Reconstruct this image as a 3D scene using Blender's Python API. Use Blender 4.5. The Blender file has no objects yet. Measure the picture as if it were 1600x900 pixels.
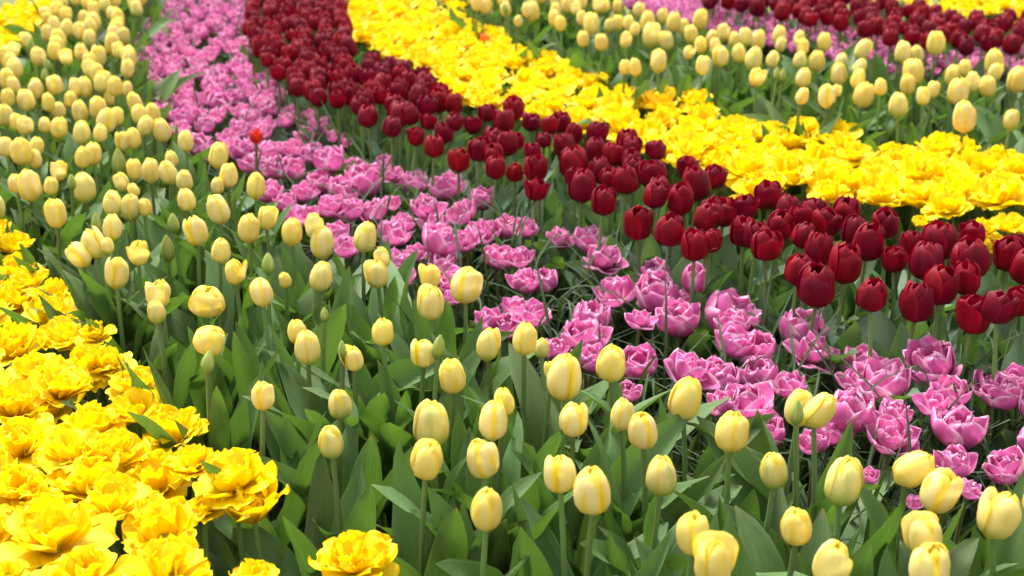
import bpy, math, random
import numpy as np
from mathutils import Matrix, Vector, Euler

S = bpy.context.scene
C = S.collection
R = math.radians
rng = random.Random(11)

# ------------------------------------------------------------------ camera
PITCH, CAM_H, FOC = R(20.9), 1.36, 50.0
FPX = 1600 * FOC / 36.0
cam_d = bpy.data.cameras.new('camera'); cam = bpy.data.objects.new('camera', cam_d); C.objects.link(cam)
cam.location = (0, 0, CAM_H); cam.rotation_euler = (R(90) - PITCH, 0, 0)
cam_d.lens = FOC; cam_d.sensor_width = 36; cam_d.clip_end = 500; cam_d.clip_start = .05
cam_d.dof.use_dof = True; cam_d.dof.focus_distance = 2.3; cam_d.dof.aperture_fstop = 5.6
S.camera = cam
# ------------------------------------------------------------------ light: bright overcast day
SUN_EL, SUN_AZ = R(62), R(-25)          # azimuth from +Y towards +X
w = bpy.data.worlds.new('World'); S.world = w; w.use_nodes = True
nt = w.node_tree; bg = nt.nodes['Background']
sky = nt.nodes.new('ShaderNodeTexSky'); sky.sky_type = 'NISHITA'; sky.sun_disc = False
sky.sun_elevation = SUN_EL; sky.sun_rotation = SUN_AZ
sky.dust_density = 4; sky.air_density = 1.0
hs = nt.nodes.new('ShaderNodeHueSaturation'); hs.inputs['Saturation'].default_value = .12
nt.links.new(sky.outputs[0], hs.inputs['Color']); nt.links.new(hs.outputs[0], bg.inputs[0])
bg.inputs[1].default_value = .102
sl = bpy.data.lights.new('sun', 'SUN'); sl.energy = 1.5; sl.angle = R(13); sl.color = (1, .96, .9)
so = bpy.data.objects.new('sun', sl); C.objects.link(so)
sd = Vector((math.sin(SUN_AZ) * math.cos(SUN_EL), math.cos(SUN_AZ) * math.cos(SUN_EL), math.sin(SUN_EL)))
so.rotation_euler = sd.to_track_quat('Z', 'Y').to_euler(); so.location = sd * 20
S.view_settings.view_transform = 'Standard'; S.view_settings.look = 'None'
S.view_settings.gamma = 1; S.view_settings.exposure = 1.95

# ------------------------------------------------------------------ helpers
FWD = Vector((0, math.cos(PITCH), -math.sin(PITCH))); UPV = Vector((0, math.sin(PITCH), math.cos(PITCH)))
def at(px, py, h):
    """the point of the horizontal plane at height h that the photograph shows at px, py; and pixels per metre there"""
    d = Vector(((px - 800) / FPX, 0, 0)) + UPV * ((450 - py) / FPX) + FWD
    t = (h - CAM_H) / d.z
    return Vector((d.x * t, d.y * t, h)), FPX / t

# ---- materials
class NT:
    def __init__(s, name):
        s.m = bpy.data.materials.new(name); s.m.use_nodes = True
        s.t = s.m.node_tree; s.p = s.t.nodes['Principled BSDF']; s.out = s.t.nodes['Material Output']
    def n(s, typ, **kw):
        x = s.t.nodes.new('ShaderNode' + typ)
        for k, v in kw.items():
            if k.startswith('i_'):
                x.inputs[int(k[2:]) if k[2:].isdigit() else k[2:]].default_value = v
            else: setattr(x, k, v)
        return x
    def l(s, a, b): s.t.links.new(a, b)
    def math(s, op, a, b=None, c=None, clamp=False):
        x = s.n('Math', operation=op); x.use_clamp = clamp
        for i, v in enumerate((a, b, c)):
            if v is None: continue
            if isinstance(v, (int, float)): x.inputs[i].default_value = v
            else: s.l(v, x.inputs[i])
        return x.outputs[0]
    def ramp(s, a, lo, hi):
        x = s.n('MapRange', interpolation_type='SMOOTHSTEP'); s.l(a, x.inputs[0])
        x.inputs[1].default_value = lo; x.inputs[2].default_value = hi
        return x.outputs[0]
    def mix(s, f, a, b):
        x = s.n('Mix', data_type='RGBA')
        if isinstance(f, (int, float)): x.inputs[0].default_value = f
        else: s.l(f, x.inputs[0])
        for i, v in ((6, a), (7, b)):
            if isinstance(v, tuple): x.inputs[i].default_value = (*v, 1)
            else: s.l(v, x.inputs[i])
        return x.outputs[2]
    def uv(s):
        u = s.n('UVMap', uv_map='UV'); sp = s.n('SeparateXYZ'); s.l(u.outputs[0], sp.inputs[0])
        return u.outputs[0], sp.outputs[0], sp.outputs[1]
    def noise(s, vec, scale, xyz=(1, 1, 1), detail=3, off=None):
        mp = s.n('Mapping'); s.l(vec, mp.inputs[0]); mp.inputs['Scale'].default_value = xyz
        if off is not None:
            cb = s.n('CombineXYZ'); s.l(off, cb.inputs[0]); s.l(off, cb.inputs[1]); s.l(cb.outputs[0], mp.inputs[1])
        x = s.n('TexNoise'); s.l(mp.outputs[0], x.inputs['Vector']); x.inputs['Scale'].default_value = scale
        x.inputs['Detail'].default_value = detail
        return x.outputs[0]
    def finish(s, col, rough, transl, tcol=None, bump=None, bstr=.2, bdist=.002, spec=.4):
        p = s.p; s.l(col, p.inputs['Base Color']); p.inputs['Roughness'].default_value = rough
        p.inputs['Specular IOR Level'].default_value = spec
        if bump is not None:
            b = s.n('Bump'); b.inputs['Strength'].default_value = bstr; b.inputs['Distance'].default_value = bdist
            s.l(bump, b.inputs['Height']); s.l(b.outputs[0], p.inputs['Normal'])
        if transl:
            tr = s.n('BsdfTranslucent'); s.l(tcol or col, tr.inputs[0])
            mx = s.n('MixShader'); mx.inputs[0].default_value = transl
            s.l(p.outputs[0], mx.inputs[1]); s.l(tr.outputs[0], mx.inputs[2]); s.l(mx.outputs[0], s.out.inputs[0])
        return s.m

def petal_material(name, base, deep, edge, foot, streak=(.0, .0), edge_w=.36, vary=.1, rough=.45, transl=.3, foot_v=.2, edge_amt=.8, deep_amt=.6, spec=.26):
    """pigment of one petal: base colour, a deeper flame along the midrib, another tone at the margin and at the foot"""
    s = NT(name); vec, u, v = s.uv()
    oi = s.n('ObjectInfo'); rnd = oi.outputs['Random']
    off = s.math('MULTIPLY', rnd, 37.0)
    au = s.math('ABSOLUTE', s.math('SUBTRACT', u, .5))
    veins = s.noise(vec, 9, (5, .35, 1), 4, off)
    blot = s.noise(vec, 2.2, (1.5, 1, 1), 3, off)
    au2 = s.math('ADD', au, s.math('MULTIPLY', s.math('SUBTRACT', veins, .5), .16))
    mid = s.math('SUBTRACT', 1.0, s.ramp(au2, .03, .2))
    mid = s.math('MULTIPLY', mid, s.ramp(blot, .32, .68))
    col = s.mix(s.math('MULTIPLY', mid, deep_amt), base, deep)
    col = s.mix(s.math('MULTIPLY', s.ramp(veins, .42, .75), .25), col, deep)
    ed = s.ramp(au2, edge_w, .5)
    tip = s.ramp(s.math('ADD', v, s.math('MULTIPLY', s.math('SUBTRACT', veins, .5), .2)), .86, 1.0)
    col = s.mix(s.math('MULTIPLY', s.math('MAXIMUM', ed, s.math('MULTIPLY', tip, .8)), edge_amt), col, edge)
    ft = s.math('SUBTRACT', 1.0, s.ramp(s.math('ADD', v, s.math('MULTIPLY', s.math('SUBTRACT', veins, .5), .3)), .02, foot_v))
    col = s.mix(ft, col, foot)
    h = s.n('HueSaturation'); s.l(col, h.inputs['Color'])
    s.l(s.math('ADD', 1 - vary, s.math('MULTIPLY', rnd, 2 * vary)), h.inputs['Value'])
    s.l(s.math('ADD', .495, s.math('MULTIPLY', rnd, .01)), h.inputs['Hue'])
    return s.finish(h.outputs[0], rough, transl, None, veins, .25, .01, spec)

def leaf_material(name, col_a, col_b, back, stripe=None, rough=.42, transl=.22, vary=.28, edge=None, waxy=(.12, .185, .085)):
    s = NT(name); vec, u, v = s.uv()
    rnd = s.n('ObjectInfo').outputs['Random']; off = s.math('MULTIPLY', rnd, 23.0)
    ve = s.noise(vec, 9, (4.5, .10, 1), 4, off)
    bl = s.noise(vec, 2.0, (1, 2.5, 1), 4, off)
    col = s.mix(s.ramp(s.math('ADD', s.math('MULTIPLY', ve, .6), s.math('MULTIPLY', bl, .5)), .42, .66), col_a, col_b)
    au = s.math('ABSOLUTE', s.math('SUBTRACT', u, .5))
    if stripe:
        col = s.mix(s.math('SUBTRACT', 1.0, s.ramp(au, .05, .11)), col, stripe)
    if edge:
        col = s.mix(s.math('MULTIPLY', s.ramp(au, .46, .5), .6), col, edge)
    if not stripe: col = s.mix(s.math('MULTIPLY', s.math('SUBTRACT', 1.0, s.ramp(v, .0, .3)), .35), col, (.15, .22, .07))
    if stripe: waxy = col_b
    # waxy grey-green bloom on some leaves, a dry tip on a few
    col = s.mix(s.math('MULTIPLY', s.ramp(s.math('FRACT', s.math('MULTIPLY', rnd, 7.31)), .45, 1.0), .45), col, waxy)
    dry = s.math('MULTIPLY', s.ramp(s.math('ADD', v, s.math('MULTIPLY', bl, .06)), .985, 1.03), s.ramp(s.math('FRACT', s.math('MULTIPLY', rnd, 13.7)), .55, .65))
    col = s.mix(dry, col, (.30, .21, .06))
    gx = s.n('NewGeometry')
    col = s.mix(s.math('MULTIPLY', gx.outputs['Backfacing'], .55), col, back)
    h = s.n('HueSaturation'); s.l(col, h.inputs['Color'])
    s.l(s.math('ADD', 1 - vary, s.math('MULTIPLY', rnd, 2 * vary)), h.inputs['Value'])
    s.l(s.math('ADD', .488, s.math('MULTIPLY', rnd, .024)), h.inputs['Hue'])
    tc = s.mix(1.0, (0, 0, 0), (.16, .32, .03))
    return s.finish(h.outputs[0], rough, transl, tc, ve, .5, .005, .3)

M = {}
M['cream'] = petal_material('pale_yellow_petal', (.90, .785, .36), (.92, .70, .04), (.92, .69, .03), (.82, .72, .16), edge_w=.28, edge_amt=1.0, deep_amt=.9, vary=.05)
M['cream_warm'] = petal_material('warm_yellow_petal', (.90, .75, .23), (.90, .67, .04), (.91, .68, .03), (.82, .69, .10), edge_w=.34, edge_amt=.9, deep_amt=.8, vary=.05)
M['cream_lime'] = petal_material('lime_tinged_petal', (.88, .76, .28), (.72, .66, .14), (.90, .66, .05), (.55, .60, .12), edge_w=.38, edge_amt=.9, deep_amt=.7, foot_v=.32, vary=.05)
M['cream_inner'] = petal_material('yellow_inner_petal', (.91, .745, .12), (.90, .68, .03), (.91, .70, .04), (.8, .6, .1), edge_amt=.6, vary=.05)
M['cream_green'] = petal_material('greenish_yellow_petal', (.80, .70, .26), (.45, .55, .12), (.85, .62, .08), (.30, .42, .07), foot_v=.5, deep_amt=.7)
M['bud'] = petal_material('green_bud_petal', (.42, .50, .13), (.25, .38, .07), (.68, .62, .18), (.20, .33, .06), foot_v=.45, deep_amt=.7)
M['red'] = petal_material('dark_red_petal', (.215, .0014, .014), (.095, .0005, .006), (.35, .005, .026), (.13, .001, .006), edge_amt=.6, deep_amt=.75, rough=.42, transl=.24, spec=.18, vary=.25)
M['bright_red'] = petal_material('bright_red_petal', (.72, .012, .012), (.55, .006, .006), (.8, .03, .01), (.6, .05, .01), transl=.25)
M['orange_red'] = petal_material('orange_red_petal', (.85, .16, .02), (.75, .06, .01), (.85, .40, .02), (.85, .5, .02), transl=.25)
M['pink'] = petal_material('pink_petal', (.72, .155, .42), (.48, .04, .24), (.89, .55, .73), (.48, .05, .23), edge_w=.27, edge_amt=.92, deep_amt=.5, foot_v=.45)
M['yellow'] = petal_material('yellow_petal', (.94, .71, .003), (.93, .65, .002), (.95, .74, .010), (.92, .58, .003), edge_amt=.6, transl=.34, foot_v=.35, vary=.05, spec=.28, deep_amt=.6)
M['yellow_orange'] = petal_material('orange_flushed_petal', (.92, .62, .01), (.88, .36, .01), (.93, .66, .02), (.88, .40, .01), edge_amt=.5, foot_v=.6, deep_amt=.9)
M['leaf_cream'] = leaf_material('fresh_green_leaf', (.036, .090, .016), (.112, .20, .054), (.105, .175, .06), edge=(.26, .34, .14), rough=.46)
M['leaf_red'] = leaf_material('bluish_green_leaf', (.060, .125, .055), (.11, .19, .10), (.12, .19, .12), edge=(.22, .28, .18))
M['leaf_dark'] = leaf_material('dark_green_leaf', (.040, .095, .028), (.075, .145, .045), (.08, .14, .065))
M['blade'] = leaf_material('striped_blade', (.018, .046, .012), (.035, .075, .02), (.03, .065, .02), stripe=(.24, .29, .20), rough=.62, transl=.06)
M['stem'] = leaf_material('tulip_stem', (.13, .21, .055), (.18, .27, .08), (.15, .24, .07), rough=.45, transl=0)
M['stem_brown'] = leaf_material('pinkish_stem', (.12, .13, .045), (.16, .17, .06), (.14, .15, .06), rough=.45, transl=0)
s_ = NT('pistil'); c_ = s_.n('RGB'); c_.outputs[0].default_value = (.42, .45, .08, 1); M['pistil'] = s_.finish(c_.outputs[0], .5, 0)
def soil_material():
    s = NT('dark_soil'); tc = s.n('TexCoord').outputs['Object']
    a = s.noise(tc, 30, detail=8); b = s.noise(tc, 6, detail=4)
    col = s.mix(s.ramp(a, .35, .7), (.018, .011, .007), (.055, .036, .022))
    return s.finish(s.mix(s.math('MULTIPLY', s.ramp(b, .4, .7), .4), col, (.03, .02, .012)), .9, 0, None, a, .8, .02, .2)
def lawn_material():
    s = NT('lawn_green'); tc = s.n('TexCoord').outputs['Object']
    a = s.noise(tc, 60, (1, .5, 1), 6); b = s.noise(tc, 2.5, detail=4)
    col = s.mix(s.ramp(a, .3, .7), (.085, .115, .018), (.16, .18, .04))
    return s.finish(s.mix(s.math('MULTIPLY', s.ramp(b, .4, .7), .5), col, (.17, .17, .05)), .8, 0, None, a, .8, .03, .2)
M['soil'] = soil_material(); M['lawn'] = lawn_material()

# ---- mesh making. A "geo" is (verts Nx3, faces Mx4, uv Nx2)
def grid_geo(P, flip=False):
    nv, nu = P.shape[:2]
    idx = np.arange(nv * nu).reshape(nv, nu)
    f = np.stack([idx[:-1, :-1], idx[:-1, 1:], idx[1:, 1:], idx[1:, :-1]], -1).reshape(-1, 4)
    if flip: f = f[:, ::-1]
    U, V = np.meshgrid(np.linspace(0, 1, nu), np.linspace(0, 1, nv))
    return P.reshape(-1, 3), f, np.stack([U, V], -1).reshape(-1, 2)
def join(geos):
    vs, fs, us, o = [], [], [], 0
    for v, f, u in geos:
        vs.append(v); fs.append(f + o); us.append(u); o += len(v)
    return np.concatenate(vs), np.concatenate(fs), np.concatenate(us)
def to_mesh(name, geo, mats, mat_idx=None):
    v, f, u = geo
    me = bpy.data.meshes.new(name)
    me.vertices.add(len(v)); me.vertices.foreach_set('co', np.ascontiguousarray(v, dtype=np.float32).ravel())
    me.loops.add(f.size); me.polygons.add(len(f))
    me.polygons.foreach_set('loop_start', np.arange(0, f.size, 4, dtype=np.int32))
    me.loops.foreach_set('vertex_index', np.ascontiguousarray(f, dtype=np.int32).ravel())
    me.update(calc_edges=True)
    ul = me.uv_layers.new(name='UV'); ul.data.foreach_set('uv', u[f.ravel()].astype(np.float32).ravel())
    me.polygons.foreach_set('use_smooth', np.ones(len(f), dtype=bool))
    for m in (mats if isinstance(mats, (list, tuple)) else [mats]): me.materials.append(m)
    if mat_idx is not None: me.polygons.foreach_set('material_index', np.asarray(mat_idx, dtype=np.int32))
    me.validate(); me.update()
    return me
def curve(pts, x):
    """smooth curve through control points (cubic Hermite)"""
    px = np.array([p[0] for p in pts], float); py = np.array([p[1] for p in pts], float)
    m = np.gradient(py, px); i = np.clip(np.searchsorted(px, x) - 1, 0, len(px) - 2)
    h = px[i + 1] - px[i]; t = (x - px[i]) / h
    return ((2*t**3 - 3*t**2 + 1) * py[i] + (t**3 - 2*t**2 + t) * h * m[i] + (-2*t**3 + 3*t**2) * py[i+1] + (t**3 - t**2) * h * m[i+1])

def wrap_petal(rg, phi, prof, ang, H, Phi, rscale=1, lean=0., spiral=.02, wav=.012, nu=7, nv=10, tipout=0., edge=.02):
    t = np.linspace(0, 1, nv); v = 1 - (1 - t) ** 1.35
    u = np.linspace(-1, 1, nu)
    U, V = np.meshgrid(u, v)
    r = curve(prof, v)[:, None] * rscale
    a = np.clip(curve(ang, v), .04, 1.1)[:, None] * Phi
    p1, p2, f1 = rg.uniform(0, 6.3), rg.uniform(0, 6.3), rg.uniform(3, 5)
    rr = r + spiral * U + edge * np.abs(U) ** 3 * V ** 1.5 + wav * np.sin(f1 * V * 2 + p1 + 2 * U) * V + tipout * V ** 4 \
        + .02 * np.sin(2.2 * U + p2) * V - .014 * np.exp(-(U / .22) ** 2) * V * (1 - V)
    rr += lean * V ** 1.3
    z = H * (V + .015 * np.sin(5 * U + p2) * V ** 4)
    z = z - .05 * H * (U ** 2) * V ** 3
    A = phi + U * a
    return grid_geo(np.stack([rr * np.cos(A), rr * np.sin(A), z], -1))
def open_petal(rg, phi, L, W, a0, a1, cup=.8, ruf=.12, r0=.02, z0=0., nu=7, nv=9, wp=None, rag=.05, frill=0.):
    t = np.linspace(0, 1, nv); v = 1 - (1 - t) ** 1.3
    u = np.linspace(-1, 1, nu); U, V = np.meshgrid(u, v)
    a = a0 + (a1 - a0) * (v * v * (3 - 2 * v) * .5 + v * .5)
    dv = np.diff(v, prepend=0.)
    am = np.concatenate([[a0], (a[1:] + a[:-1]) / 2])
    r = r0 + np.cumsum(np.sin(am) * L * dv); z = z0 + np.cumsum(np.cos(am) * L * dv)
    hw = np.clip(curve(wp or [(0, .32), (.2, .62), (.45, .93), (.65, 1.), (.82, .86), (.94, .52), (1, .16)], v), .05, 1.2)[:, None] * W / 2
    p1, p2, p3, f1 = rg.uniform(0, 6.3), rg.uniform(0, 6.3), rg.uniform(0, 6.3), rg.uniform(2.0, 4.0)
    B = U * cup
    lat = hw * np.sin(B) / math.sin(cup)
    d = hw * (1 - np.cos(B)) / math.sin(cup)
    d = d + ruf * W * (np.abs(U) ** 1.3 * V ** 1.5 * np.sin(f1 * U + 5 * V + p1) * .6 + V ** 2 * np.sin(4.5 * U + p2) * .3)
    d = d + frill * W * V ** 2.5 * np.sin(8.5 * U + 3 * V + p3) * (.4 + .6 * np.abs(U))
    sh = rag * L * V ** 4 * (np.sin(6 * U + p3) + .6 * np.sin(11 * U + p1))
    A2 = a[:, None]
    r_ = r[:, None] - np.cos(A2) * d + np.sin(A2) * sh
    z_ = z[:, None] + np.sin(A2) * d + np.cos(A2) * sh
    c, s = math.cos(phi), math.sin(phi)
    return grid_geo(np.stack([r_ * c - lat * s, r_ * s + lat * c, z_], -1))
def leaf_geo(rg, L, W, a0, a1, wav=.12, twist=.6, side=.5, nu=7, nv=15, fold=.7, r0=.006, z0=.0, bend=1.6, wp=None):
    v = np.linspace(0, 1, nv); u = np.linspace(-1, 1, nu); U, V = np.meshgrid(u, v)
    a = a0 + (a1 - a0) * v ** bend
    az = side * v ** 1.5
    dv = np.diff(v, prepend=0.)
    am = np.concatenate([[a0], (a[1:] + a[:-1]) / 2]); zm = np.concatenate([[0.], (az[1:] + az[:-1]) / 2])
    mid = np.stack([r0 + np.cumsum(np.sin(am) * np.cos(zm) * L * dv), np.cumsum(np.sin(am) * np.sin(zm) * L * dv), z0 + np.cumsum(np.cos(am) * L * dv)], -1)
    T = np.stack([np.sin(a) * np.cos(az), np.sin(a) * np.sin(az), np.cos(a)], -1)
    Lt = np.stack([-np.sin(az), np.cos(az), 0 * az], -1)
    N = np.cross(Lt, T)
    N *= np.where((N @ np.array([-1., 0, .3]))[:, None] < 0, -1, 1) if False else 1
    tw = twist * v ** 1.4
    L2 = Lt * np.cos(tw)[:, None] + N * np.sin(tw)[:, None]; N2 = N * np.cos(tw)[:, None] - Lt * np.sin(tw)[:, None]
    hw = np.clip(curve(wp or [(0, .55), (.12, .68), (.3, .9), (.46, 1.), (.64, .96), (.8, .74), (.92, .4), (1, .03)], v), .03, 1.1)[:, None] * W / 2
    cup = (fold * (1 - .62 * v))[:, None]
    B = U * cup
    lat = hw * np.sin(B) / np.sin(cup); d = hw * (1 - np.cos(B)) / np.sin(cup)
    p1, p2, f1, f2 = rg.uniform(0, 6.3), rg.uniform(0, 6.3), rg.uniform(1.3, 2.4), rg.uniform(1.3, 2.4)
    env = np.sin(np.pi * np.clip(V, 0, 1)) ** .7
    d = d + wav * W * np.where(U > 0, np.sin(6.28 * f1 * V + p1), np.sin(6.28 * f2 * V + p2)) * U ** 2 * env
    d = d + .11 * W * (np.abs(U) - .5) * env
    P = mid[:, None, :] + L2[:, None, :] * lat[..., None] - N2[:, None, :] * d[..., None]
    return grid_geo(P)
def tube_geo(pts, radii, n=7):
    pts = np.array(pts, float); k = len(pts)
    A = np.linspace(0, 2 * np.pi, n + 1)
    P = np.zeros((k, n + 1, 3))
    for i in range(k):
        P[i, :, 0] = pts[i, 0] + radii[i] * np.cos(A); P[i, :, 1] = pts[i, 1] + radii[i] * np.sin(A); P[i, :, 2] = pts[i, 2]
    return grid_geo(P)

# ------------------------------------------------------------------ setting: soil bed and lawn
def sheet(name, x0, x1, y0, y1, nx, ny, z, amp, mat):
    xs, ys = np.linspace(x0, x1, nx), np.linspace(y0, y1, ny)
    X, Y = np.meshgrid(xs, ys)
    rs = np.random.RandomState(4)
    Z = z + amp * (rs.rand(ny, nx) - .5) + amp * np.sin(X * 9 + Y * 3) * np.cos(Y * 11) * .5
    o = bpy.data.objects.new(name, to_mesh(name, grid_geo(np.stack([X, Y, Z], -1)), mat)); C.objects.link(o)
    o['kind'] = 'structure'
    return o
sheet('lawn', -150, 150, -60, 300, 40, 60, -.03, 0.0, M['lawn'])
sheet('soil', -3.6, 4.6, .1, 6.9, 160, 140, 0, .025, M['soil'])

# ------------------------------------------------------------------ bloom kinds
def norm_bloom(petals):
    allv = np.concatenate([p[0] for p in petals])
    k = 1.0 / (.5 * (np.ptp(allv[:, 0]) + np.ptp(allv[:, 1])))
    z0 = min(0, allv[:, 2].min())
    out = [(p[0] * k, p[1], p[2]) for p in petals]
    return out, float(allv[:, 2].max() * k)
EGG = [(0, .09), (.06, .26), (.16, .41), (.3, .49), (.44, .5), (.6, .475), (.75, .415), (.88, .31), (.95, .21), (1, .07)]
EGGA = [(0, .75), (.2, .95), (.5, 1.), (.7, .98), (.84, .90), (.93, .74), (1, .42)]
CUP = [(0, .09), (.06, .27), (.16, .42), (.3, .495), (.45, .5), (.6, .485), (.75, .45), (.88, .38), (.95, .31), (1, .22)]
CUPA = [(0, .75), (.2, .95), (.45, 1.), (.65, .97), (.8, .86), (.92, .6), (1, .14)]
BUD = [(0, .12), (.08, .30), (.2, .44), (.35, .5), (.5, .48), (.65, .41), (.8, .29), (.92, .16), (1, .06)]
def bloom_egg(rg, H=1.36, loose=0., ruffle=0):
    ps = []; b = rg.uniform(0, 6.3); lo = rg.randrange(3)
    for i in range(3):
        k = loose if i == lo else loose * .15
        ps.append(('o', wrap_petal(rg, b + i * 2.094 + rg.uniform(-.12, .12), EGG, EGGA, H * rg.uniform(.95, 1.0), rg.uniform(1.05, 1.2), 1.0, k * .35, rg.uniform(.012, .03) * rg.choice((1, 1, -1)), .012 + ruffle * .02, tipout=rg.uniform(-.04, .07) + k * .3, edge=rg.uniform(0, .06))))
    for i in range(3):
        ps.append(('i', wrap_petal(rg, b + 1.047 + i * 2.094 + rg.uniform(-.12, .12), EGG, EGGA, H * rg.uniform(.96, 1.03), rg.uniform(1.0, 1.15), .93, 0, .012, .012 + ruffle * .02, tipout=rg.uniform(-.03, .05), edge=.01)))
    return ps
def bloom_cup(rg, H=1.14, open_=0.):
    ps = []; b = rg.uniform(0, 6.3)
    for i in range(3):
        ps.append(('o', wrap_petal(rg, b + i * 2.094 + rg.uniform(-.15, .15), CUP, CUPA, H * rg.uniform(.84, 1.0), rg.uniform(1.0, 1.15), 1, open_ * rg.uniform(.02, .24), rg.uniform(.015, .03), .015, tipout=rg.uniform(-.06, .04) + open_ * rg.uniform(.05, .3), edge=rg.uniform(.0, .04))))
    for i in range(3):
        ps.append(('i', wrap_petal(rg, b + 1.047 + i * 2.094 + rg.uniform(-.15, .15), CUP, CUPA, H * rg.uniform(.95, 1.04), rg.uniform(1.0, 1.15), .88, open_ * rg.uniform(-.04, .1), .012, .015, tipout=rg.uniform(-.1, .03), edge=.01)))
    return ps
def bloom_bud(rg, H=2.0):
    b = rg.uniform(0, 6.3)
    return [('o', wrap_petal(rg, b + i * 2.094, BUD, EGGA, H, 1.15, 1, 0, .02, .008, nv=9)) for i in range(3)] + \
           [('o', wrap_petal(rg, b + 1.05 + i * 2.094, BUD, EGGA, H * .97, 1.1, .93, 0, .012, .008, nv=9)) for i in range(3)]
def bloom_pink(rg, spread=0.):
    ps = []; b = rg.uniform(0, 6.3); n3 = rg.randint(3, 6); e = rg.uniform(-8, 14)
    wp = [(0, .34), (.2, .66), (.45, .96), (.63, 1.), (.8, .84), (.93, .48), (1, .06)]
    for i in range(5):
        ps.append(('o', open_petal(rg, b + i * 1.2566 + rg.uniform(-.2, .2), rg.uniform(.66, .78), rg.uniform(.54, .64), R(rg.uniform(72, 86)), R(rg.uniform(-30, 2) + e + spread * rg.uniform(10, 85)), .95, .07, wp=wp, rag=.025)))
    for i in range(5):
        ps.append(('i', open_petal(rg, b + .63 + i * 1.2566 + rg.uniform(-.25, .25), rg.uniform(.64, .74), rg.uniform(.46, .56), R(rg.uniform(50, 66)), R(rg.uniform(-35, 0) + spread * 22), .95, .10, wp=wp, rag=.03)))
    for i in range(n3):
        ps.append(('i', open_petal(rg, b + .2 + i * 6.2832 / n3 + rg.uniform(-.3, .3), rg.uniform(.54, .66), rg.uniform(.36, .46), R(rg.uniform(24, 45)), R(rg.uniform(-30, 18)), 1.0, .16, wp=wp, rag=.04)))
    return ps
def bloom_yellow(rg, droop=0., closed=0.):
    ps = []; b = rg.uniform(0, 6.3)
    wp = [(0, .24), (.2, .52), (.42, .82), (.64, 1.), (.83, 1.), (.94, .82), (1, .5)]
    for i in range(6):
        ps.append(('o', open_petal(rg, b + i * 1.047 + rg.uniform(-.3, .3), rg.uniform(.56, .78), rg.uniform(.60, .76), R(rg.uniform(50, 76) - 20 * closed), R(rg.uniform(45, 95) + droop * rg.uniform(-10, 45) - 55 * closed), .4, .16, wp=wp, rag=.035, nu=11, nv=12, frill=.05)))
    for i in range(7):
        ps.append(('i', open_petal(rg, b + .5 + i * .8976 + rg.uniform(-.45, .45), rg.uniform(.54, .76), rg.uniform(.46, .64), R(rg.uniform(24, 60)), R(rg.uniform(10, 80) - 45 * closed), .45, .2, wp=wp, rag=.04, nu=11, nv=12, frill=.06)))
    for i in range(5):
        ps.append(('i', open_petal(rg, b + .2 + i * 1.257 + rg.uniform(-.6, .6), rg.uniform(.44, .70), rg.uniform(.36, .56), R(rg.uniform(0, 38)), R(rg.uniform(-20, 55)), .5, .24, wp=wp, rag=.05, nu=11, nv=12, frill=.06)))
    return ps

class Variant: pass
VAR = {}
def add_variant(kind, look, petals, mo, mi):
    ps, h = norm_bloom([p[1] for p in petals])
    V = Variant(); V.h = h; V.look = look
    V.geos = [(g, mo if t[0] == 'o' else mi) for g, t in zip(ps, petals)]
    V.petal_meshes = [to_mesh('petal', g, M[m]) for g, m in V.geos]
    mats = list(dict.fromkeys([mo, mi])); V.mats = mats
    idx = np.concatenate([np.full(len(g[1]), mats.index(m)) for g, m in V.geos])
    V.joined = join([g for g, m in V.geos]); V.idx = idx
    V.bloom_mesh = to_mesh('bloom', V.joined, [M[m] for m in mats], idx)
    n = len(petals)
    core = [tube_geo([(0, 0, 0), (0, 0, .1), (0, 0, .34 * h), (0, 0, .4 * h)], [.07, .06, .045, .06])]
    for k in range(5):
        a = k * 1.2566; x, y = .1 * math.cos(a), .1 * math.sin(a)
        core.append(tube_geo([(x * .5, y * .5, .03), (x, y, .24 * h), (x * 1.1, y * 1.1, .36 * h), (x * 1.15, y * 1.15, .4 * h)], [.012, .012, .022, .004], 5))
    V.core_mesh = to_mesh('bloom', join(core), M['pistil'])
    VAR.setdefault(kind, []).append(V)
TONE = ['cream', 'cream_warm', 'cream', 'cream_lime', 'cream_warm', 'cream', 'cream_warm', 'cream', 'cream_lime']
for i in range(9): add_variant('egg', 'closed', bloom_egg(random.Random(i), 1.38 + .022 * i, .2 * (i % 3), (i % 2) * .8), TONE[i], 'cream_inner')
for i in range(6): add_variant('loose', 'loosening', bloom_egg(random.Random(20 + i), 1.34 + .03 * i, .4 + .1 * i, 1), TONE[i], 'cream_inner')
for i in range(2): add_variant('squat', 'wide loose-petalled', bloom_egg(random.Random(30 + i), 1.02, .35, 1.6), 'cream_warm', 'cream_inner')
for i in range(4): add_variant('green', 'green-based', bloom_egg(random.Random(40 + i), 1.46, .25 * (i == 1)), 'cream_green', 'cream_inner')
for i in range(2): add_variant('bud', 'slim', bloom_bud(random.Random(50 + i), 1.75 + .35 * i), 'bud', 'bud')
for i in range(13): add_variant('cup', 'closed' if i < 6 else 'part-open', bloom_cup(random.Random(60 + i), 1.16 + .035 * (i % 5), .05 if i < 6 else .35 + .15 * (i % 4)), 'red', 'red')
for i in range(11): add_variant('pink', 'cupped' if i < 6 else 'wide-open', bloom_pink(random.Random(80 + i), 0 if i < 6 else .35 + .1 * (i - 6)), 'pink', 'pink')
add_variant('pinkcup', 'closed', bloom_cup(random.Random(95), 1.15, .2), 'pink', 'pink')
for i in range(7): add_variant('double', 'blowsy' if i % 2 else 'ruffled', bloom_yellow(random.Random(100 + i), .8 * (i % 2)), 'yellow', 'yellow')
add_variant('doublecup', 'half-closed', bloom_yellow(random.Random(120), .5, .8), 'yellow', 'yellow')
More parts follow.
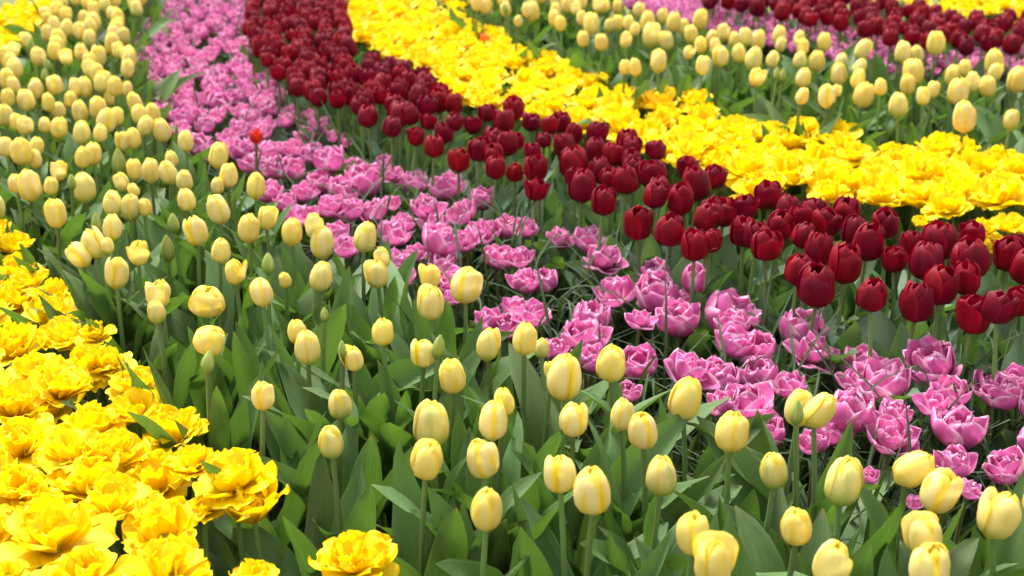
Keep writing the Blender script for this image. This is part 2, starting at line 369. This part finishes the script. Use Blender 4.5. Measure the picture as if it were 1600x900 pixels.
add_variant('orange', 'orange-flushed', bloom_yellow(random.Random(121), .2, .2), 'yellow_orange', 'yellow_orange')
add_variant('brightcup', 'closed', bloom_cup(random.Random(122), 1.2, .1), 'bright_red', 'bright_red')
add_variant('orangecup', 'part-open', bloom_cup(random.Random(123), .95, .6), 'orange_red', 'orange_red')

# ---- leaves and stems: unit length leaves, unit height stems
LEAF = {}
def leaves(kind, mat, n, W, seed, a1r, wav=.2):
    rg = random.Random(seed); LEAF[kind] = []
    for i in range(n):
        a0 = R(rg.uniform(4, 16)); a1 = R(a1r[0] + (a1r[1] - a1r[0]) * (i + .5) / n)
        g = leaf_geo(rg, 1, W * rg.uniform(.72, 1.3), a0, a1, wav * rg.uniform(.6, 1.4), rg.uniform(-1.3, 1.3), rg.uniform(-.8, .8), bend=rg.uniform(1.1, 2.8), z0=.02)
        LEAF[kind].append((g, mat, to_mesh('leaf', g, M[mat])))
leaves('cream', 'leaf_cream', 26, .14, 5, (6, 92))
leaves('red', 'leaf_red', 10, .19, 6, (15, 85))
leaves('pink', 'leaf_dark', 8, .13, 7, (25, 90))
leaves('yellow', 'leaf_dark', 8, .15, 8, (15, 80))
STEM = {}
for kind, mat, rad in (('cream', 'stem', .0043), ('red', 'stem', .0042), ('pink', 'stem_brown', .0038), ('yellow', 'stem', .004)):
    STEM[kind] = []
    rg = random.Random(9)
    for i in range(4):
        bx, by = rg.uniform(-.012, .012), rg.uniform(-.012, .012)
        zs = np.linspace(0, 1, 7)
        g = tube_geo([(bx * math.sin(3.14 * z), by * math.sin(3.14 * z), z) for z in zs], [rad * (1.15 - .25 * z) for z in zs])
        STEM[kind].append((g, mat, to_mesh('stem', g, M[mat])))

# ------------------------------------------------------------------ where each plant stands
# name, bloom height, leaf set, leaves per plant, leaf length range
KIND = {
    'pale_yellow_tulip': dict(h=.46, leaf='cream', nl=6, ll=(.35, .52), cat='tulip', word='pale yellow tulip'),
    'pink_tulip': dict(h=.32, leaf='pink', nl=3, ll=(.17, .25), cat='tulip', word='pink double tulip'),
    'dark_red_tulip': dict(h=.43, leaf='red', nl=4, ll=(.26, .38), cat='tulip', word='dark red tulip'),
    'yellow_tulip': dict(h=.36, leaf='yellow', nl=3, ll=(.24, .32), cat='tulip', word='yellow double tulip'),
    'bright_red_tulip': dict(h=.42, leaf='red', nl=2, ll=(.22, .3), cat='tulip', word='bright red tulip'),
    'orange_tulip': dict(h=.385, leaf='red', nl=2, ll=(.22, .3), cat='tulip', word='orange tulip'),
}
# each entry: x y width [tilt] [look]; measured on the photograph
CREAM = """
87 333 34 -4;45 290 36;131 292 36;176 318 30;203 325 30 0 green;226 323 22;151 352 18 0 bud;175 354 30;146 380 36 -25;168 383 20;123 397 34 -35;217 395 36 8 loose
183 425 38;271 349 19 0 bud;262 388 22 0 bud;291 311 28;341 326 34;306 361 36;345 392 30;367 425 36 0 loose;248 459 42 12 loose;245 487 28 0 green;325 470 54 10 squat
327 533 48 25 squat;325 566 22 8 bud;389 357 34;416 341 32 6 loose;457 362 32 5;491 352 32;503 377 38;502 432 36;571 370 36 14;419 413 20 0 bud;445 437 20;409 458 36 -6 loose
507 492 14 0 bud;597 402 26;590 427 40 0 loose;673 432 36 5 loose;674 472 42 5;728 445 50 4 loose;464 518 30 -8;480 543 40;552 560 36 -5 loose;535 546 14 0 bud;598 518 34;661 551 40 0 loose
685 543 20 10 bud;706 588 42 -8;763 538 38 5;820 530 38 6;846 543 24 0 green;882 588 54;861 578 22;955 566 47 3;410 618 36;531 631 36 0 green;517 690 40 -4 green;675 664 56 5 green
668 720 52 12 loose;771 656 46;787 627 32;753 717 50;761 795 50;896 656 46 3 loose;875 741 52 0 loose;926 767 58 -4;973 648 36;1004 673 46;1033 743 48 0 green;1072 622 50;1144 673 52
1082 832 54 -8;1114 880 70 0 loose;1209 735 44 -10 green;1249 637 46;1245 645 21 0 bud;1281 642 44 35;1318 753 58 8 green;1245 821 48 -5;1300 878 60 10;1429 731 52 48;1468 768 60 12 loose
1446 838 62 -8 loose;1455 888 66;1562 805 68 20 loose
40 155 27;21 133 21;56 138 23;86 133 25;118 136 22;132 136 24;157 130 22;180 135 24;199 138 17;170 152 20;210 160 23;125 174 25;153 167 28;92 172 22;70 195 20;92 199 26;8 180 26
25 190 20;38 195 25;183 182 22;217 178 24;167 188 30;157 207 22;128 208 27;192 220 24;208 215 24;238 177 25;253 203 27;226 197 24;33 235 33;57 228 22 12;54 247 22;130 245 25;145 240 26
185 253 23 0 bud;210 265 24;236 267 27;263 270 28 -15;268 248 20;290 220 25;342 243 30 12;357 274 29;340 290 20;93 267 28 20 loose;25 286 24;48 292 32 -6;80 290 22;112 285 14 0 bud;190 283 24;288 281 26
208 297 18;400 289 30;10 230 24;12 152 22;75 160 20;110 155 20
1630 720 60;1640 850 60;1625 780 50
"""
CREAM2 = """
832 18 22;810 32 14;866 28 18;876 36 18;911 60 19;940 65 21;978 62 20;924 38 25;909 28 16;952 40 17 0 green;966 36 18;983 35 18;992 45 16 10;1017 55 28;1012 32 24;1042 64 22;1030 96 26 8;992 104 20;976 104 17
1053 34 22;1035 25 18;1068 42 18;1080 53 22;1094 30 23;1076 82 19 8 loose;1095 70 20;1098 102 23;1126 88 25;1118 73 20 -8;1155 83 22;1178 92 27 10;1182 120 28 0 loose;1130 50 22;1113 58 18;1166 57 22;1185 62 24 8
1147 62 18;998 15 18;965 10 16;945 10 16;1207 93 20;1218 55 22;1220 70 18;1255 72 22 0 loose;1249 60 18;1288 65 22;1250 94 22 0 green;1276 95 26;1315 97 22 0 green;1310 115 25;1256 121 23;1254 150 20 20
1292 150 27;1307 142 16;1214 115 11 0 bud;1223 118 12 0 bud;1348 78 25;1350 147 32;1341 123 22;1343 105 20 25;1376 136 20;1411 80 26;1432 85 22 0 green;1428 112 34 0 loose;1404 163 30 0 green;1463 67 28
1418 132 24;1458 140 20;1443 150 22;1490 118 26;1508 105 20;1497 142 33;1518 128 24;1554 98 30;1555 112 22;1543 134 26;1590 125 33 6 loose;1507 182 36;1580 187 24 0 green;1620 150 28;1640 110 28
760 8 20;745 4 18;790 14 18;1404 90 12 0 bud
"""
PINK = """
820 355 46;775 402 44;812 402 44;875 374 46;921 375 56;943 403 70;820 440 50;850 437 42;963 455 66;1022 428 56;1026 457 66;1086 434 40 0 pinkcup;1070 468 45;1000 500 52;1060 498 66;1144 490 84
835 490 66;805 478 44;925 495 56;912 528 76;925 560 60;997 567 60;1075 578 90;1120 588 66;1148 535 60;1180 545 60;1185 585 60;790 510 50;1253 513 70;1270 548 82;1350 570 66;1380 597 84;1456 568 88
1552 600 66;1590 600 60;1487 612 60;1340 596 60;1333 640 70;1300 668 66;1395 682 80;1395 645 60;1462 630 70;1500 668 82;1570 612 70;1570 730 64;1490 725 60;1200 674 56;1358 745 30;1515 765 42;1430 785 30
1170 628 76;1130 632 50;1272 690 50;667 325 52;680 350 46;720 332 54;690 378 60;727 375 58;755 362 56;783 402 50;793 355 40;515 322 50;475 300 44;545 328 50;583 330 46;608 318 34;468 336 48;525 365 44;540 385 50
613 365 56;630 350 40;622 412 44;633 432 40;695 415 50;708 440 50;705 465 36;765 500 44;650 395 40;538 222 32;522 212 30;480 213 36;450 188 34;513 250 50;557 257 36;600 254 28;568 282 58;613 272 46;650 285 44
700 290 58;535 300 46;500 285 40;455 265 40;430 262 44;425 235 40;460 232 44;490 240 40;395 255 40;380 235 40;360 225 36;330 240 36;315 225 34;420 300 40;445 318 34;1630 640 70;1640 600 60;1620 690 66
980 612 44;865 545 40
"""
RED = """
678 228 32;717 250 36;750 233 38;770 215 34;650 213 32;693 206 30;613 197 30;807 220 24;850 218 26;833 236 28;882 226 36;897 208 28;933 207 36;1025 233 34;837 260 38;805 268 28;838 295 40;930 234 34;957 240 32;985 230 36
985 251 36;897 253 46;937 265 38;978 280 42;1020 272 46;910 290 46;1077 263 40;1117 277 38;1087 287 44;1200 303 46;943 313 40;1023 304 38;1063 311 42;998 348 47;1047 358 48;1085 382 44;1113 375 32;1102 340 36;1130 330 48
1162 360 46;1165 322 40;1197 383 50;1222 350 44;1272 332 44;1252 338 38;1292 346 46;1323 330 44;1335 360 40;1358 378 50;1382 348 44;1280 388 46;1320 412 52;1250 422 46;1277 444 60;1363 460 48;1397 405 42;1423 382 38
1468 375 56;1448 408 54;1470 445 54;1433 470 55;1515 402 60;1520 365 44;1523 492 64;1562 478 56;1590 470 50;1582 385 40;1605 415 50;775 262 32;788 188 34;800 168 30;740 195 30;710 190 30;760 175 28;830 190 30;860 195 28
640 178 28;670 190 28;1650 440 54;1640 500 56;1635 380 50
"""
YELLOW2 = """
905 185 66;960 165 64;1010 205 76;1100 190 80;1045 178 60;1085 152 52;1085 225 70;1130 238 70;1170 205 70;1170 258 84;1185 288 80;1232 268 80;1240 215 70;1300 212 75;1335 238 60;1282 250 80;1312 285 104;1385 290 100
1390 245 80;1435 265 80;1468 230 76;1492 295 104;1530 258 80;1565 300 90;1595 262 70;1440 304 80;1436 348 26 0 doublecup;1535 355 50;1580 350 56;1560 378 44;1480 318 70;1640 290 90;1640 340 70;1035 158 56 0 orange
980 195 70;930 150 60;870 160 60
"""
YELLOWL = """
80 828 160;143 742 130;238 745 130;360 740 116;392 785 100 -10 doublecup;267 668 112;213 637 84;133 660 112;33 685 122;20 627 96;250 822 128;262 884 130;10 896 64;28 758 96;62 780 84;20 378 64;37 440 72;18 462 82;83 462 74
77 490 84;20 535 92;100 522 84;147 520 56;167 562 80;133 570 92;50 580 92;207 596 70;93 600 92;556 868 120 0;400 897 70;110 700 100;180 700 100;300 720 80;-40 700 120;-50 560 100;-40 820 130;-30 430 80;-40 380 80
60 640 90;320 790 60
"""
BANDS = {  # the rest of each bed, as outlines on the photograph; filled with plants a spacing apart
    'C1': ('pale_yellow_tulip', 'egg', .076, [(240, -70), (215, 40), (205, 95), (200, 128), (0, 128), (-70, 150), (-60, 75), (5, 72), (60, 55), (65, 25), (95, -5), (100, -70)], 17.5),
    'C1b': ('pale_yellow_tulip', 'egg', .078, [(-60, 130), (-4, 130), (-4, 330), (-70, 330)], 26),
    'C2': ('pale_yellow_tulip', 'egg', .078, [(700, -70), (715, -2), (760, 12), (850, 20), (955, 8), (900, -70)], 19),
    'P1': ('pink_tulip', 'pink', .072, [(240, -70), (227, 30), (211, 82), (205, 115), (223, 162), (260, 198), (300, 225), (330, 250), (380, 245), (420, 225), (440, 190), (500, 200), (540, 210), (480, 182), (440, 165), (430, 135), (385, 95), (372, 45), (385, -70)], 0),
    'P2': ('pink_tulip', 'pink', .060, [(955, -20), (1000, 12), (1100, 42), (1230, 68), (1310, 92), (1450, 112), (1640, 112), (1640, 78), (1480, 88), (1350, 55), (1200, 24), (1080, -2), (1060, -20)], 0),
    'R1': ('dark_red_tulip', 'cup', .060, [(392, -70), (388, 40), (410, 95), (450, 125), (490, 158), (545, 162), (580, 185), (620, 180), (700, 160), (720, 172), (690, 135), (620, 92), (555, 95), (540, 55), (525, -70)], 0),
    'R2': ('dark_red_tulip', 'cup', .070, [(1090, -25), (1110, 2), (1200, 18), (1300, 36), (1400, 62), (1500, 72), (1640, 68), (1640, 20), (1520, 28), (1440, 10), (1370, 0), (1360, -25)], 0),
    'Y2': ('yellow_tulip', 'double', .082, [(542, -70), (548, 40), (570, 65), (610, 78), (680, 103), (695, 135), (745, 160), (830, 178), (862, 168), (920, 140), (950, 125), (870, 98), (800, 62), (735, 32), (690, -70)], 0),
    'Y3': ('yellow_tulip', 'double', .098, [(1365, -25), (1380, 4), (1440, 8), (1510, 26), (1640, 18), (1640, -25)], 0),
    'YL': ('yellow_tulip', 'double', .090, [(-60, 10), (0, 16), (40, 10), (75, -5), (100, -20), (62, 30), (55, 55), (5, 75), (-60, 80)], 0),
    'Y2n': ('yellow_tulip', 'double', .088, [(870, 170), (960, 140), (1080, 148), (1110, 170), (1220, 195), (1310, 200), (1380, 230), (1500, 228), (1640, 255), (1640, 330), (1480, 315), (1330, 310), (1200, 290), (1130, 262), (1060, 240), (960, 205)], 0),
    'YLn': ('yellow_tulip', 'double', .088, [(-40, 335), (20, 345), (50, 395), (50, 425), (110, 490), (160, 530), (215, 590), (240, 660), (300, 700), (380, 740), (390, 800), (330, 850), (250, 910), (-60, 910)], 0),
    'R1n': ('dark_red_tulip', 'cup', .078, [(720, 180), (800, 165), (940, 210), (1050, 235), (1130, 275), (1230, 320), (1400, 345), (1480, 365), (1600, 385), (1640, 480), (1500, 430), (1300, 400), (1180, 370), (1000, 310), (860, 275), (740, 235)], 0),
    'P1n': ('pink_tulip', 'pink', .098, [(450, 320), (500, 300), (640, 275), (730, 290), (840, 360), (970, 395), (1070, 430), (1180, 490), (1300, 535), (1460, 560), (1640, 590), (1640, 740), (1500, 750), (1400, 690), (1280, 680), (1130, 630), (980, 590), (880, 550), (760, 495), (640, 430), (540, 375)], 0),
    'YLb': ('yellow_tulip', 'double', .11, [(-60, 80), (-12, 80), (-40, 130), (-80, 330), (-30, 340), (-10, 360), (-50, 380), (-130, 380), (-130, 100)], 0),
}
def parse(txt, kind, look, bed):
    out = []
    for e in txt.replace('\n', ';').split(';'):
        f = e.split()
        if f: out.append(dict(x=float(f[0]), y=float(f[1]), w=float(f[2]), tilt=float(f[3]) if len(f) > 3 else None, look=f[4] if len(f) > 4 else look, kind=kind, bed=bed))
    return out
P = parse(CREAM, 'pale_yellow_tulip', 'egg', 'C1') + parse(CREAM2, 'pale_yellow_tulip', 'egg', 'C2') + parse(PINK, 'pink_tulip', 'pink', 'P1') \
    + parse(RED, 'dark_red_tulip', 'cup', 'R1') + parse(YELLOW2, 'yellow_tulip', 'double', 'Y2') + parse(YELLOWL, 'yellow_tulip', 'double', 'YL')
P.append(dict(x=400, y=212, w=21, tilt=0, look='brightcup', kind='bright_red_tulip', bed='P1'))
P.append(dict(x=757, y=58, w=15, tilt=0, look='orangecup', kind='orange_tulip', bed='Y2'))
def inside(x, y, poly):
    c = False; j = len(poly) - 1
    for i in range(len(poly)):
        (xi, yi), (xj, yj) = poly[i], poly[j]
        if (yi > y) != (yj > y) and x < (xj - xi) * (y - yi) / (yj - yi) + xi: c = not c
        j = i
    return c
rgh = random.Random(31)
for p in P:
    p['h'] = KIND[p['kind']]['h'] + rgh.gauss(0, .012)
    p['w'] *= {'yellow_tulip': 1.16, 'dark_red_tulip': 1.0, 'pink_tulip': 1.08}.get(p['kind'], 1)
    p['loc'], p['ppm'] = at(p['x'], p['y'], p['h'])
for bed, (kind, look, gap, poly, wpx) in BANDS.items():
    rg = random.Random(bed); h = KIND[kind]['h']
    xs, ys = [q[0] for q in poly], [q[1] for q in poly]
    near = [p['loc'] for p in P if p['kind'] == kind]
    fails = 0
    y0, y1 = at(0, max(ys), h)[0].y, at(0, min(ys), h)[0].y
    corners = [at(a, b, h)[0].x for a, b in poly]
    while fails < 900:
        X, Y = rg.uniform(min(corners), max(corners)), rg.uniform(y0, y1)
        Z = Y * math.cos(PITCH) + (CAM_H - h) * math.sin(PITCH)
        x = 800 + X / Z * FPX; y = 450 + FPX * ((CAM_H - h) * math.cos(PITCH) - Y * math.sin(PITCH)) / Z
        q = Vector((X, Y, h))
        if not inside(x, y, poly) or any((q - n).length_squared < gap * gap for n in near):
            fails += 1; continue
        fails = 0; near.append(q); ppm = FPX / Z
        size = {'pale_yellow_tulip': .0445, 'pink_tulip': .075, 'dark_red_tulip': .056, 'yellow_tulip': .118}[kind] * rg.uniform(.88, 1.12)
        lk = look
        if look == 'egg': lk = rg.choices(('egg', 'loose', 'green', 'bud'), (12, 4, 1.5, .7))[0]
        P.append(dict(x=x, y=y, w=size * ppm * (.5 if lk == 'bud' else 1), tilt=None, look=lk, kind=kind, bed=bed[:2], h=h, loc=q, ppm=ppm))

# ------------------------------------------------------------------ labels
LM = {  # tulips that stand out: full label, and the words others use to refer to them
    (327, 533): ('wide half-open pale yellow tulip nodding over a pointed green bud', 'the nodding half-open tulip'),
    (325, 566): ('pointed green bud standing in front of the wide nodding pale yellow tulip', None),
    (325, 470): ('squat wide pale yellow tulip with loosened petals, behind the nodding half-open one', 'the squat loose-petalled tulip'),
    (728, 445): ('tall pale yellow tulip with a petal leaning out, alone against the pink doubles', 'the pale tulip among pinks'),
    (926, 767): ('big egg-shaped pale yellow tulip on a bare stem near the bottom of the photo', 'the big egg-shaped tulip'),
    (1114, 880): ('broadest pale yellow tulip, cut by the bottom edge of the photo', 'the broad bottom-edge tulip'),
    (1562, 805): ('pale yellow tulip with a curling side petal in the lower right corner', 'the curled-petal corner tulip'),
    (1429, 731): ('large pale yellow tulip tipped far over to one side', 'the far-tipped tulip'),
    (1281, 642): ('pale yellow tulip leaning away from its upright twin with a green bud', 'the leaning twin tulip'),
    (1245, 645): ('green bud pressed against an upright pale yellow tulip before the pink doubles', None),
    (123, 397): ('pale yellow tulip leaning out towards the yellow doubles, most tilted of its cluster', 'the outward-leaning tulip'),
    (87, 333): ('lone pale yellow tulip with clear leaves around it at the bed edge', 'the lone edge tulip'),
    (342, 243): ('slightly tilted pale yellow tulip right beside the pink doubles, below the lone red tulip', 'the tulip below the red one'),
    (33, 235): ('largest pale yellow tulip of the crowded upper left bed', 'the largest crowded-bed tulip'),
    (571, 370): ('leaning pale yellow tulip on a long bare stem with a leaf tip across it', 'the long-stemmed leaning tulip'),
    (410, 618): ('pale yellow tulip nearest the yellow doubles, above broad flopping leaves', 'the tulip above flopping leaves'),
    (1507, 182): ('pale yellow tulip lowest in the far bed, just above the yellow doubles', 'the lowest far-bed tulip'),
    (1463, 67): ('pale yellow tulip standing tallest in the far bed, against dark red ones', 'the tallest far-bed tulip'),
    (1350, 147): ('pale yellow tulip on a straight bare stem in the far bed', 'the bare-stemmed far-bed tulip'),
    (1030, 96): ('pale yellow tulip drooping alone in front of the far bed near a close pair', 'the drooping far-bed tulip'),
    (400, 212): ('lone bright red tulip standing up out of the pink doubles', 'the lone bright red tulip'),
    (757, 58): ('small orange-red tulip showing through the yellow doubles', 'the orange-red tulip'),
    (1086, 434): ('closed pink tulip cup standing upright above the ruffled open ones', 'the closed pink cup'),
    (1500, 668): ('large deep-cupped pink double tulip near the right end of its band', 'the large deep-cupped pink'),
    (1270, 548): ('wide-open pink double tulip with petals spread like a bowl under dark red tulips', 'the bowl-shaped pink'),
    (943, 403): ('broad pink double tulip topmost of a pair beside the dark red band', 'the broad pink by the reds'),
    (1144, 490): ('flat wide pink double tulip set apart below the closed pink cup', None),
    (700, 290): ('wide pink double tulip at the point where the band nears dark red tulips', 'the wide pink below the reds'),
    (710, 440): None,
    (998, 348): ('round dark red tulip standing clear at the lower edge of its band', 'the round clear-standing red'),
    (1523, 492): ('largest dark red tulip, lowest of the cluster at the right edge', 'the largest dark red tulip'),
    (1200, 303): ('tall dark red tulip rising against the yellow doubles', 'the tall red against yellow'),
    (1277, 444): ('dark red tulip with petals parted like open jaws, lowest of its knot', 'the jaw-petalled red'),
    (717, 250): ('dark red tulip lowest on the far curve, above the pink doubles', 'the lowest red of the curve'),
    (392, 785): ('half-closed yellow double tulip with a petal drooping at its side', 'the half-closed yellow bloom'),
    (80, 828): ('widest yellow double tulip, its flat bloom spread in the lower left corner', 'the widest yellow bloom'),
    (556, 868): ('yellow double tulip standing alone at the bottom, surrounded by green leaves', 'the lone bottom yellow bloom'),
    (147, 520): ('yellow double tulip poking out from its bed between green leaves', 'the outlying yellow bloom'),
    (1436, 348): ('smallest yellow tulip, a tight double just above the dark red band', 'the smallest yellow bloom'),
    (1035, 158): ('orange-flushed double tulip among plain yellow ones', 'the orange-flushed bloom'),
    (1312, 285): ('broad flat yellow double tulip behind the tall dark red one', 'the broad flat yellow bloom'),
}
marks = [(k, v[1]) for k, v in LM.items() if v and v[1]]
ORD = ['', 'second ', 'third ', 'fourth ', 'fifth ', 'sixth ', 'seventh ']
DIRS = ['to the right of', 'above and right of', 'above', 'above and left of', 'to the left of', 'below and left of', 'below', 'below and right of']
SHARED = {  # those nothing tells apart: one label and one group for each stretch of a bed
    ('pale_yellow_tulip', 'C1', 0): ('pale yellow tulip packed into the far upper left stretch of its bed', 'pale yellow tulips in the far left bed'),
    ('pale_yellow_tulip', 'C1', 1): ('pale yellow tulip in the crowded stretch beside the pink band', 'pale yellow tulips beside the pink band'),
    ('pale_yellow_tulip', 'C2', 0): ('pale yellow tulip in the far bed above the broad yellow band', 'pale yellow tulips in the far right bed'),
    ('pink_tulip', 'P1', 0): ('pink double tulip packed into the narrow far end of the pink band', 'pink tulips at the far end of their band'),
    ('pink_tulip', 'P1', 1): ('ruffled pink double tulip in the middle stretch of the pink band', 'pink tulips in the middle of their band'),
    ('pink_tulip', 'P2', 0): ('pink double tulip in the thin strip behind the far pale yellow bed', 'pink tulips in the far thin strip'),
    ('dark_red_tulip', 'R1', 0): ('dark red tulip crowded into the far end of the dark red band', 'dark red tulips at the far end of their band'),
    ('dark_red_tulip', 'R1', 1): ('dark red tulip in the middle curve of the dark red band', 'dark red tulips in the middle of their band'),
    ('dark_red_tulip', 'R2', 0): ('dark red tulip in the farthest strip at the upper right', 'dark red tulips in the farthest strip'),
    ('yellow_tulip', 'Y2', 0): ('yellow double tulip massed in the far part of the broad yellow band', 'yellow tulips in the far broad band'),
    ('yellow_tulip', 'Y2', 1): ('yellow double tulip in the near part of the broad yellow band', 'yellow tulips in the near broad band'),
    ('yellow_tulip', 'Y3', 0): ('yellow double tulip in the farthest strip behind dark red tulips', 'yellow tulips in the farthest strip'),
    ('yellow_tulip', 'YL', 0): ('yellow double tulip in the small far patch next to the lawn', 'yellow tulips by the lawn'),
    ('yellow_tulip', 'YL', 1): ('yellow double tulip massed in the lower left bed', 'yellow tulips in the lower left bed'),
}
vc = {}
def pick_variant(p, rg):
    vs = VAR[p['look']]
    return vs[rg.randrange(len(vs))]
rgv = random.Random(77)
for p in P: p['var'] = pick_variant(p, rgv)
used = {}
def order_key(p):
    return min((p['x'] - k[0]) ** 2 + (p['y'] - k[1]) ** 2 for k, _ in marks)
for p in sorted(P, key=order_key):
    word = KIND[p['kind']]['word']
    key = (int(p['x']), int(p['y']))
    stretch = 0 if p['y'] < 125 or (p['bed'], p['kind']) == ('C2', 'pale_yellow_tulip') else 1
    sh = SHARED.get((p['kind'], p['bed'], stretch)) or SHARED.get((p['kind'], p['bed'], 0)) or (word, word)
    p['group'] = sh[1]
    if LM.get(key): p['label'] = LM[key][0]; continue
    p['label'] = sh[0]
    if not (0 < p['x'] < 1600 and 0 < p['y'] < 900): continue
    (kx, ky), short = min(marks, key=lambda m: (p['x'] - m[0][0]) ** 2 + (p['y'] - m[0][1]) ** 2)
    d = math.hypot(p['x'] - kx, p['y'] - ky)
    if d > 190 or p['w'] < 17: continue
    o = int(((math.atan2(ky - p['y'], p['x'] - kx) + math.pi / 8) % (2 * math.pi)) / (math.pi / 4))
    slot = (kx, ky, o, p['kind']); n = used.get(slot, 0); used[slot] = n + 1
    if n < 7:
        lk = p['var'].look + ' ' if not (p['look'] == 'bud') else 'slim green bud of a '
        if p['tilt'] and abs(p['tilt']) >= 12: lk = 'tilted ' + lk
        p['label'] = f"{ORD[n]}{lk}{word} {DIRS[o]} {short}"
        if p['look'] == 'bud': p['label'] = f"{ORD[n]}slim green tulip bud {DIRS[o]} {short}"

# ------------------------------------------------------------------ build the plants
def link(name, data, parent=None):
    o = bpy.data.objects.new(name, data); C.objects.link(o)
    if parent: o.parent = parent
    return o
def plant_plan(p, rg):
    """transforms of the bloom, stem and leaves of one plant, in the plant's own space"""
    K = KIND[p['kind']]; V = p['var']
    width = p['w'] / p['ppm']
    hgt = V.h * width
    top = p['h'] - hgt * .5
    tilt = p['tilt'] if p['tilt'] is not None else rg.gauss(0, 11 if p['kind'] == 'pink_tulip' else 7)
    tx = rg.gauss(0, 4) - (6 if p['kind'] in ('yellow_tulip', 'pink_tulip') else 0)
    rot = Matrix.Rotation(R(tilt), 4, 'Y') @ Matrix.Rotation(R(-tx), 4, 'X')
    up = rot @ Vector((0, 0, 1))
    base = Vector((0, 0, p['h'])) - up * hgt * .5
    bl = Matrix.Translation(base) @ rot @ Matrix.Rotation(rg.uniform(0, 6.28), 4, 'Z') @ Matrix.Diagonal((width, width, width * rg.uniform(.96, 1.05), 1))
    # the stem leans so that it ends at the bloom's base
    sh = Matrix.Identity(4); sh[0][2] = base.x; sh[1][2] = base.y; sh[2][2] = base.z + .012
    st = (rg.randrange(4), sh)
    lv = []
    n = K['nl'] if p['look'] != 'bud' else 2
    a = rg.uniform(0, 6.28)
    for i in range(n):
        L = rg.uniform(*K['ll']) * (1 - .07 * i)
        a += 6.28 / n + rg.uniform(-.6, .6)
        wd = rg.uniform(.8, 1.2)
        li = rg.randrange(len(LEAF[K['leaf']]))
        zm = float(LEAF[K['leaf']][li][0][0][:, 2].max())
        L = min(L, (p['h'] - hgt * .5 - .015 - rg.uniform(-.015, .05) - .025 * i) / zm)
        lv.append((li, Matrix.Translation((0, 0, .015 + .025 * i)) @ Matrix.Rotation(a, 4, 'Z') @ Matrix.Rotation(rg.uniform(-.1, .1), 4, 'Y') @ Matrix.Diagonal((L, L * wd, L, 1))))
    return bl, st, lv
rg = random.Random(5)
LIMIT, mass = 300, {}
count = {}
vis = lambda p: -30 < p['x'] < 1630 and -15 < p['y'] < 925
for p in sorted(P, key=lambda p: (not vis(p), -p['ppm'])):
    K = KIND[p['kind']]; V = p['var']
    bl, (si, sm), lv = plant_plan(p, rg)
    count[p['kind']] = count.get(p['kind'], 0) + 1
    lf = K['leaf']
    if count[p['kind']] > LIMIT:
        mass.setdefault(p['kind'], []).append((p, bl, si, sm, lv)); continue
    root = link(p['kind'], None); root.empty_display_size = .05
    root.location = (p['loc'].x, p['loc'].y, 0)
    root['label'] = p['label']; root['category'] = K['cat']; root['group'] = p['group']
    near = p['w'] >= {'pale_yellow_tulip': 30, 'pink_tulip': 46, 'dark_red_tulip': 38, 'yellow_tulip': 64}.get(p['kind'], 10)
    b = link('bloom', V.core_mesh if near else V.bloom_mesh, root); b.matrix_local = bl
    if near:
        for me in V.petal_meshes: link('petal', me, b)
    o = link('stem', STEM[lf][si][2], root); o.matrix_local = sm
    for li, m in lv:
        o = link('leaf', LEAF[lf][li][2], root); o.matrix_local = m
def moved(g, m):
    A = np.array(m); return g[0] @ A[:3, :3].T + A[:3, 3], g[1], g[2]
for kind, items in mass.items():
    geos, idx, mats = [], [], []
    def put(g, m, mat):
        if mat not in mats: mats.append(mat)
        geos.append(moved(g, m)); idx.append(np.full(len(g[1]), mats.index(mat)))
    for p, bl, si, sm, lv in items:
        T = Matrix.Translation((p['loc'].x, p['loc'].y, 0)); lf = KIND[kind]['leaf']
        for g, m in p['var'].geos: put(g, T @ bl, m)
        put(STEM[lf][si][0], T @ sm, STEM[lf][si][1])
        for li, m in lv: put(LEAF[lf][li][0], T @ m, LEAF[lf][li][1])
    o = link('distant_' + kind + '_bed', to_mesh('tulip_mass', join(geos), [M[m] for m in mats], np.concatenate(idx)))
    o['kind'] = 'stuff'; o['label'] = 'far mass of ' + KIND[kind]['word'] + 's too crowded to pick apart'
print('PLANTS', count)

# ------------------------------------------------------------------ striped blades growing through the pink band
rg = random.Random(3); geos = []
pinks = [p for p in P if p['kind'] == 'pink_tulip' and p['bed'] == 'P1']
for p in pinks:
    k = 8 if p['y'] > 250 else 4
    for _ in range(k):
        g = leaf_geo(rg, rg.uniform(.28, .50), .0062, R(rg.uniform(0, 20)), R(rg.uniform(50, 150)), 0, rg.uniform(-.5, .5), rg.uniform(-.6, .6), nu=3, nv=9, fold=.5, bend=rg.uniform(1.5, 3.),
                     wp=[(0, .8), (.5, 1), (.85, .8), (1, .15)])
        m = Matrix.Translation((p['loc'].x + rg.gauss(0, .04), p['loc'].y + rg.gauss(0, .04), 0)) @ Matrix.Rotation(rg.uniform(0, 6.28), 4, 'Z')
        geos.append(moved(g, m))
o = link('grass_blades', to_mesh('grass_blades', join(geos), M['blade'])); o['kind'] = 'stuff'
